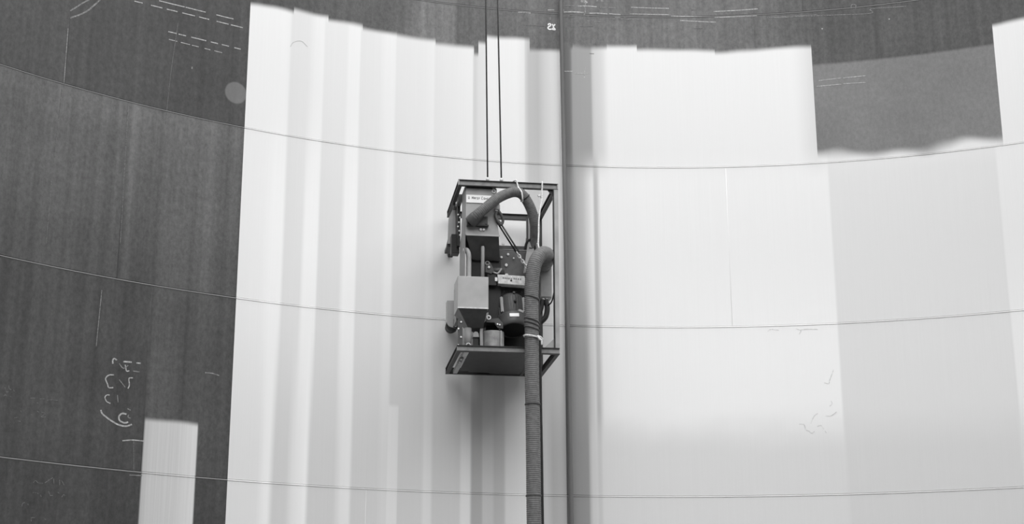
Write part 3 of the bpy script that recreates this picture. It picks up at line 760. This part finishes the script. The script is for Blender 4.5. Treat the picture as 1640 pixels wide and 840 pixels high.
# --- lower fittings
br = LB()
br.prism([(0.325, 0.06), (0.36, 0.06), (0.355, 0.32), (0.375, 0.44), (0.43, 0.50), (0.43, 0.58), (0.385, 0.56), (0.335, 0.46), (0.318, 0.30)], 0.19, 0.22)
br.build('curved_bracket', M['panel'])
arm = LB().prism([(0.40, 0.475), (0.56, 0.50), (0.62, 0.43), (0.62, 0.36), (0.55, 0.37), (0.51, 0.44), (0.40, 0.44)], 0.17, 0.20).build('tilt_arm', M['mid'])
LB().torus((0.43, 0.165, 0.50), (0, 1, 0), 0.024, 0.009).build('pivot_eye', M['bolt'], arm)
for x, z in ((0.545, 0.415), (0.575, 0.408)):
    bolt((x, 0.17, z), r=0.013, h=0.014, parent=arm)
dr = LB()
prof = []
for k in range(36):
    a = 2 * math.pi * k / 36
    prof.append((0.505 + 0.145 * math.copysign(abs(math.cos(a)) ** 0.85, math.cos(a)), 0.30 + 0.13 * math.copysign(abs(math.sin(a)) ** 0.85, math.sin(a))))
dr.prism(prof, 0.02, 0.335, 'z'); drum = dr.build('drum', M['drum'], smooth=False, bevel=0.006)
LB().box(0.585, 0.60, 0.158, 0.175, 0.03, 0.33).build('drum_seam', M['panel_light'], drum)
LB().box(0.235, 0.305, 0.22, 0.30, 0.05, 0.24).build('valve_body', M['dark'])
LB().prism([(0.225, 0.24), (0.31, 0.24), (0.305, 0.29), (0.285, 0.315), (0.25, 0.315), (0.23, 0.29)], 0.20, 0.31).build('valve_cap', M['panel_light'], bevel=0.006)
LB().lathe([(0, 0.04), (0.10, 0.04), (0.11, 0.05), (0.30, 0.05)], (0.165, 0.22, 0.06), (0, 0, 1), 16).build('outlet_pipe', M['panel'], smooth=True)
LB().torus((0.165, 0.17, 0.12), (0, 1, 0.3), 0.026, 0.009).build('pipe_valve_ring', M['alloy'])
vp = LB().prism([(0.015, 0.06), (0.075, 0.06), (0.075, 0.42), (0.045, 0.47), (0.015, 0.44)], 0.06, 0.075).build('bolted_upright', M['mid'])
for x, z in ((0.022, 0.09), (0.055, 0.20), (0.022, 0.31), (0.055, 0.40)):
    bolt((x, 0.06, z), r=0.013, h=0.014, parent=vp)

# --- four wheels that roll on the shell, with their brackets
def wheel(x, z, r, w, plate):
    yw = min(wall_depth(x - w), wall_depth(x + w)) - r - 0.004
    wr = LB().lathe([(-w, r * 0.55), (-w, r * 0.9), (-w * 0.8, r), (w * 0.8, r), (w, r * 0.9), (w, r * 0.55)], (x, yw, z), (1, 0, 0), 24).build('wheel', M['rubber'], smooth=True)
    LB().lathe([(-w - 0.012, r * 0.2), (-w - 0.006, r * 0.5), (w + 0.006, r * 0.5), (w + 0.012, r * 0.2)], (x, yw, z), (1, 0, 0), 16).build('hub', M['panel'], wr)
    bk = LB()
    for s in (-1, 1):
        xx = x + s * (w + 0.018)
        bk.prism([(MD - 0.30, z + 0.10), (MD - 0.30, z - 0.10), (yw + 0.02, z - 0.045), (yw + 0.05, z), (yw + 0.02, z + 0.045)], xx - 0.006, xx + 0.006, 'x')
    bk.box(x - w - 0.03, x + w + 0.03, MD - 0.31, MD - 0.29, z - 0.11, z + 0.11)
    bk.build('wheel_bracket', M['frame_dark'])
    return yw
for z in (0.24, 1.98):
    wheel(1.20, z, 0.13, 0.035, None)
# left upper wheel: stepped pale guard plate, bolts, dark pocket
wheel(0.055, 1.80, 0.13, 0.035, None)
gp = LB().prism([(-0.045, 1.70), (0.045, 1.70), (0.052, 1.79), (0.062, 1.79), (0.062, 2.19), (0.02, 2.19), (-0.035, 2.06)], 0.86, 0.875).build('wheel_guard', M['panel_light'])
bo = LB().box(0.062, 0.10, 0.62, 0.87, 1.60, 2.20).build('guard_arm', M['dark'])
LB().box(-0.05, 0.10, 0.88, 1.20, 1.655, 1.70).build('guard_shelf', M['frame_dark'])
LB().box(-0.01, 0.10, 0.70, 0.86, 1.52, 1.79).build('guard_pocket', M['dark'], bevel=0.006)
LB().lathe([(0, 0.03), (0.08, 0.03)], (0.05, 0.80, 2.17), (0, 0, 1), 12).build('spring_post', M['mid'], smooth=True)
for i, (x, z) in enumerate(((0.068, 2.10), (0.093, 2.06), (0.080, 1.99), (0.066, 1.93), (0.084, 1.87), (0.094, 1.81))):
    bolt((x, 0.62, z - 0.06), r=0.012, h=0.014, parent=bo)
# left lower wheel: rounded fender plate with bolts
wheel(0.06, 0.74, 0.13, 0.035, None)
arc = [(0.033 + 0.078 * math.cos(a), 0.600 + 0.078 * math.sin(a)) for a in [math.pi + math.pi * k / 10 for k in range(11)]]
fd = LB().prism([(-0.045, 0.90)] + arc + [(0.111, 0.68), (0.060, 0.74), (0.060, 0.90)], 0.86, 1.0).build('fender', M['panel_light'], bevel=0.006)
LB().prism([(a - 0.008 if k < 8 else a, b - 0.045) for k, (a, b) in enumerate(arc)] + arc[::-1], 0.87, 1.02).build('fender_rim', M['rubber'], fd)
pl = LB().prism([(0.035, 0.50), (0.125, 0.47), (0.135, 0.56), (0.10, 0.63), (0.035, 0.62)], 0.78, 0.80).build('fender_bracket', M['mid'])
for x, z in ((0.062, 0.595), (0.065, 0.525), (0.10, 0.57), (0.112, 0.51)):
    bolt((x, 0.78, z), r=0.017 if x < .07 else 0.012, h=0.016, parent=pl)
LB().box(0.075, 0.10, 0.10, 0.80, 0.50, 0.62).build('side_arm', M['mid'])

# --- right side: tapered fin plate, bracket, control box with cable glands
LB().prism([(1.035, 1.33), (1.205, 1.33), (1.10, 2.04), (1.075, 2.06), (1.035, 2.06)], 0.70, 0.712).build('fin_plate', M['panel_light'])
LB().box(1.022, 1.036, 0.66, 0.75, 1.33, 2.08).build('fin_post', M['frame_dark'])
bkt = LB().prism([(0.905, 1.15), (0.985, 1.165), (1.06, 1.50), (1.02, 1.60), (0.965, 1.56)], 0.26, 0.275).build('anchor_bracket', M['panel'], bevel=0.004)
for x in (0.995, 1.02):
    LB().lathe([(0, 0.012), (0.004, 0.012)], (x, 0.262, 1.50), (0, -1, 0), 10).build('bolt_hole', M['rubber'], bkt)
LB().tube(smooth_path([(0.93, 0.28, 1.48), (0.95, 0.26, 1.57), (1.0, 0.25, 1.615), (1.045, 0.25, 1.58), (1.07, 0.26, 1.47)], 6), 0.016, 10).build('cable', M['rubber'], smooth=True)
cb = LB().box(1.165, 1.320, 0.44, 0.62, 0.87, 1.31).build('control_box', M['panel_light'], bevel=0.008)
LB().box(1.175, 1.310, 0.432, 0.441, 0.885, 1.295).build('control_box_door', M['panel'], cb)
for x in (1.205, 1.25):
    LB().lathe([(0, 0.022), (0.035, 0.022), (0.05, 0.014)], (x, 0.47, 0.87), (0, 0, -1), 10).build('cable_gland', M['bolt'], cb, smooth=True)
LB().tube(smooth_path([(1.235, 0.44, 0.84), (1.25, 0.42, 0.72), (1.225, 0.40, 0.60), (1.165, 0.40, 0.53), (1.12, 0.41, 0.50)], 8), 0.036, 12).build('cable', M['rubber'], smooth=True)
LB().tube(smooth_path([(1.19, 0.44, 0.84), (1.17, 0.42, 0.72), (1.13, 0.41, 0.60), (1.12, 0.41, 0.50)], 8), 0.030, 12).build('cable', M['rubber'], smooth=True)
LB().tube(smooth_path([(1.30, 0.10, 0.92), (1.285, 0.25, 0.78), (1.25, 0.35, 0.74)], 6), 0.010, 8).build('cable', M['rubber'], smooth=True)

# --- tension rod, shackle and chain from the hood lug to the anchor bracket
sh = LB().tube(smooth_path([(0.49, 0.06, 2.16), (0.515, 0.04, 2.08), (0.525, 0.03, 1.99)], 6), 0.016, 10).build('hoist_hook', M['mid'], smooth=True)
LB().lathe([(0, 0.03), (0.05, 0.036), (0.10, 0.03)], (0.520, 0.03, 2.04), (0.08, 0, -1), 12).build('swivel', M['alloy'], sh, smooth=True)
LB().tube(smooth_path([(0.52, 0.03, 1.92), (0.50, 0.03, 1.86), (0.53, 0.03, 1.78), (0.575, 0.04, 1.74), (0.60, 0.04, 1.80), (0.575, 0.03, 1.87), (0.535, 0.03, 1.93)], 6), 0.020, 10).build('hook_bow', M['mid'], sh, smooth=True)
for off in (-0.014, 0.016):
    LB().tube([(0.53 + off, 0.045, 1.79 + off * .5), (0.815 + off, 0.16, 1.40 + off * .5)], 0.0115, 8).build('tension_rod', M['rubber'] if off < 0 else M['mid'], smooth=True)
ch = empty('chain'); ch.parent = mach
c0, c1 = Vector((0.80, 0.155, 1.40)), Vector((0.945, 0.20, 1.205))
cd = (c1 - c0).normalized(); side = Vector((0, 1, 0)).cross(cd).normalized()
nl = 6
for i in range(nl):
    c = c0 + (c1 - c0) * ((i + 0.5) / nl)
    n = side if i % 2 else cd.cross(side)
    pth = []
    for k in range(14):
        a = 2 * math.pi * k / 14
        pth.append(c + cd * (0.030 * math.cos(a)) + n * (0.017 * math.sin(a)))
    b = LB(); pth.append(pth[0]); b.tube(pth, 0.0075, 6)
    b.build('chain_link', M['alloy'], ch, smooth=True)

# ---------------------------------------------------------------- hoses, ropes and cables that hang on the machine
def ribbed(path, r, pitch, depth, seg=18, swell=0.0):
    p = resample(path, pitch / 4)
    rr = [r + swell * max(0.0, min(1.0, (0.60 - i * pitch / 4) / 0.25)) + depth * (0.0, 0.5, 1.0, 0.5)[i % 4] for i in range(len(p))]
    return MB().tube(p, rr, seg)
def mpath(pts, n=10): return smooth_path([m2w(*p) for p in pts], n)

# main suction hose: from the floor up the front of the machine, over and back towards the wall
hx = [(1.20, .43, 1.34), (1.20, .28, 1.345), (1.19, .14, 1.345), (1.155, .01, 1.34), (1.09, -.09, 1.315), (1.025, -.14, 1.235), (.978, -.157, 1.11), (.952, -.155, .90), (.944, -.15, .60), (.948, -.15, .18), (.947, -.15, -.30), (.957, -.15, -1.11), (.962, -.16, -2.2), (.98, -.20, -4.0), (1.00, -.30, -5.3), (1.02, -.55, -6.0), (1.05, -1.0, -6.26), (1.15, -2.2, -6.285), (1.9, -4.2, -6.285), (3.2, -5.6, -6.285)]
main = tag(empty('suction_hose', m2w(1.0, -.4, -6.39)), 'thick dark ribbed hose hanging down in front of the machine to the floor', 'hose')
def under(o, par):
    bpy.context.view_layer.update()
    o.parent = par; o.matrix_parent_inverse = Matrix.Translation(-par.location)
    return o
under(ribbed(mpath(hx, 12), 0.090, 0.026, 0.005, 20, 0.026).build('hose_body', M['hose'], smooth=True), main)
for z, x, tilt in ((.70, .952, .05), (.40, .948, .06), (.35, .948, .06), (.29, .948, .05), (-.70, .953, .0), (-1.86, .960, .0)):
    c = m2w(x, -.152, z)
    under(MB().torus(c, (tilt * 6 + .0, 0.02, 1), 0.094, 0.013 if z > -.5 else 0.009, 24, 8).build('hose_strap', M['strap'], smooth=True), main)

# upper hose: from the inlet on the hood, arched over and down behind the main hose
ux = [(.185, .02, 1.765), (.235, -.035, 1.825), (.34, -.06, 1.915), (.46, -.05, 2.03), (.56, -.03, 2.105), (.67, -.01, 2.165), (.76, .00, 2.19), (.85, .03, 2.175), (.93, .07, 2.09), (1.00, .11, 1.96), (1.045, .16, 1.80), (1.06, .27, 1.62), (1.045, .36, 1.42), (1.05, .42, 1.22), (1.06, .52, 1.05), (1.05, .66, .95), (1.0, .80, .92)]
upper = tag(empty('arched_hose', m2w(.6, 0.1, 1.0)), 'slimmer ribbed hose arching from the hood inlet over the top of the machine', 'hose')
under(ribbed(mpath(ux, 10), 0.066, 0.022, 0.004, 18).build('hose_body', M['hose2'], smooth=True), upper)
a0, a1 = m2w(.165, .035, 1.745), m2w(.30, -.055, 1.885)
under(MB().lathe([(0, 0.085), (0.02, 0.090), (0.08, 0.088), (0.15, 0.075), (0.20, 0.070)], a0, a1 - a0, 20).build('hose_cuff', M['mid'], smooth=True), upper)
c = m2w(.90, .055, 2.13)
under(MB().torus(c, Vector((.09, .05, -.10)), 0.068, 0.009, 20, 8).build('hose_clamp', M['rubber'], smooth=True), upper)

# pale ropes
def rope(pts, r, label, n=8, raw=False):
    p = smooth_path(pts if raw else [m2w(*q) for q in pts], n)
    o = MB().tube(p, r, 8).build('tie_rope', M['rope'], smooth=True)
    return tag(o, label, 'rope', 'pale ropes tying up the hoses')
rope([(.735, .03, 2.348), (.77, -.012, 2.352), (.785, -.016, 2.30), (.80, -.03, 2.24), (.835, -.065, 2.17), (.85, -.045, 2.08), (.86, .03, 2.075), (.85, .10, 2.15), (.80, .085, 2.25), (.76, .06, 2.30), (.74, .06, 2.345)], 0.011, 'pale rope loop tying the arched hose to the top front beam')
rope([(1.125, .025, 2.345), (1.122, -.012, 2.34), (1.118, -.014, 2.24), (1.112, -.02, 2.10), (1.09, -.04, 1.98), (1.065, -.06, 1.80), (1.055, -.09, 1.60), (1.045, -.12, 1.44), (1.06, -.135, 1.36), (1.10, -.125, 1.27), (1.13, -.05, 1.24), (1.12, .06, 1.26), (1.09, .09, 1.36), (1.05, .04, 1.46), (1.045, -.06, 1.47)], 0.010, 'long pale rope from the top beam down to the bend of the thick hose')
rope([m for m in [(.845, -.165, .195), (.86, -.235, .185), (.92, -.262, .175), (.98, -.252, .165), (1.035, -.215, .16), (1.05, -.14, .165), (1.02, -.06, .18), (.95, -.045, .19), (.87, -.07, .20), (.845, -.14, .20)]], 0.010, 'pale rope knotted round the thick hose just above the lower beam')
rope([(1.01, -.25, .175), (1.03, -.265, .13), (1.055, -.255, .12), (1.06, -.25, .06)], 0.013, 'frayed pale rope end hanging from the knot on the thick hose', 5)
rope([(1.00, -.25, .17), (1.045, -.25, .165), (1.075, -.23, .135)], 0.010, 'short pale rope stub sticking out right of the hose knot', 5)
rope([(1.12, .02, 2.12), (1.09, .0, 2.16), (1.075, -.005, 2.14), (1.06, -.01, 2.165)], 0.009, 'small curled rope end beside the right top corner of the frame', 5)

# slim black cable that runs down beside the main hose
p = mpath([(1.06, .05, .95), (1.055, -.02, .70), (1.058, -.08, .40), (1.06, -.10, .0), (1.062, -.10, -.6), (1.068, -.11, -1.4), (1.075, -.12, -2.4), (1.10, -.18, -4.2), (1.13, -.34, -5.6), (1.2, -.8, -6.30), (1.32, -1.6, -6.365), (2.0, -3.4, -6.365)], 10)
tag(MB().tube(p, 0.022, 10).build('power_cable', M['rubber'], smooth=True), 'slim black cable running down along the right of the thick hose', 'cable')

# two wire ropes carrying the machine
CT = 14.6
for (x, y), dx, lab in (((.3935, .03), -.0124, 'left of the two thin wire ropes carrying the machine'), ((.578, .03), -.0199, 'right of the two thin wire ropes carrying the machine')):
    a = m2w(x, y, MH + 0.002); b = Vector((a.x + dx * (CT - a.z), a.y, CT))
    w = tag(empty('wire_rope', a), lab, 'wire rope', 'hoisting ropes of the machine')
    under(MB().tube([a, a + (b - a) * 0.5, b], 0.0105, 8).build('rope_strand', M['wire'], smooth=True), w)
    under(MB().lathe([(0, 0.022), (0.03, 0.022), (0.05, 0.012)], a, (0, 0, 1), 12).build('rope_socket', M['alloy'], smooth=True), w)
# upright pipe down the shell, right of the machine
pa, pb = wp(-1.655, 14.3, 0.075), wp(-1.535, 0.0, 0.075)
pipe = tag(empty('wall_pipe', pb), 'thin upright grey pipe running down the wall right of the machine', 'pipe')
under(MB().tube([pb + (pa - pb) * (i / 12) for i in range(13)], 0.031, 14).build('pipe_tube', M['pipe'], smooth=True), pipe)
for v in (1.2, 3.6, 14.0):
    t = v / 14.3; c = pb + (pa - pb) * t
    a = math.atan2(c.x - TC.x, c.y - TC.y); out = Vector((math.sin(a), math.cos(a), 0))
    under(MB().tube([c + out * 0.02, c + out * 0.074], 0.012, 8).build('pipe_stub', M['frame_dark']), pipe)
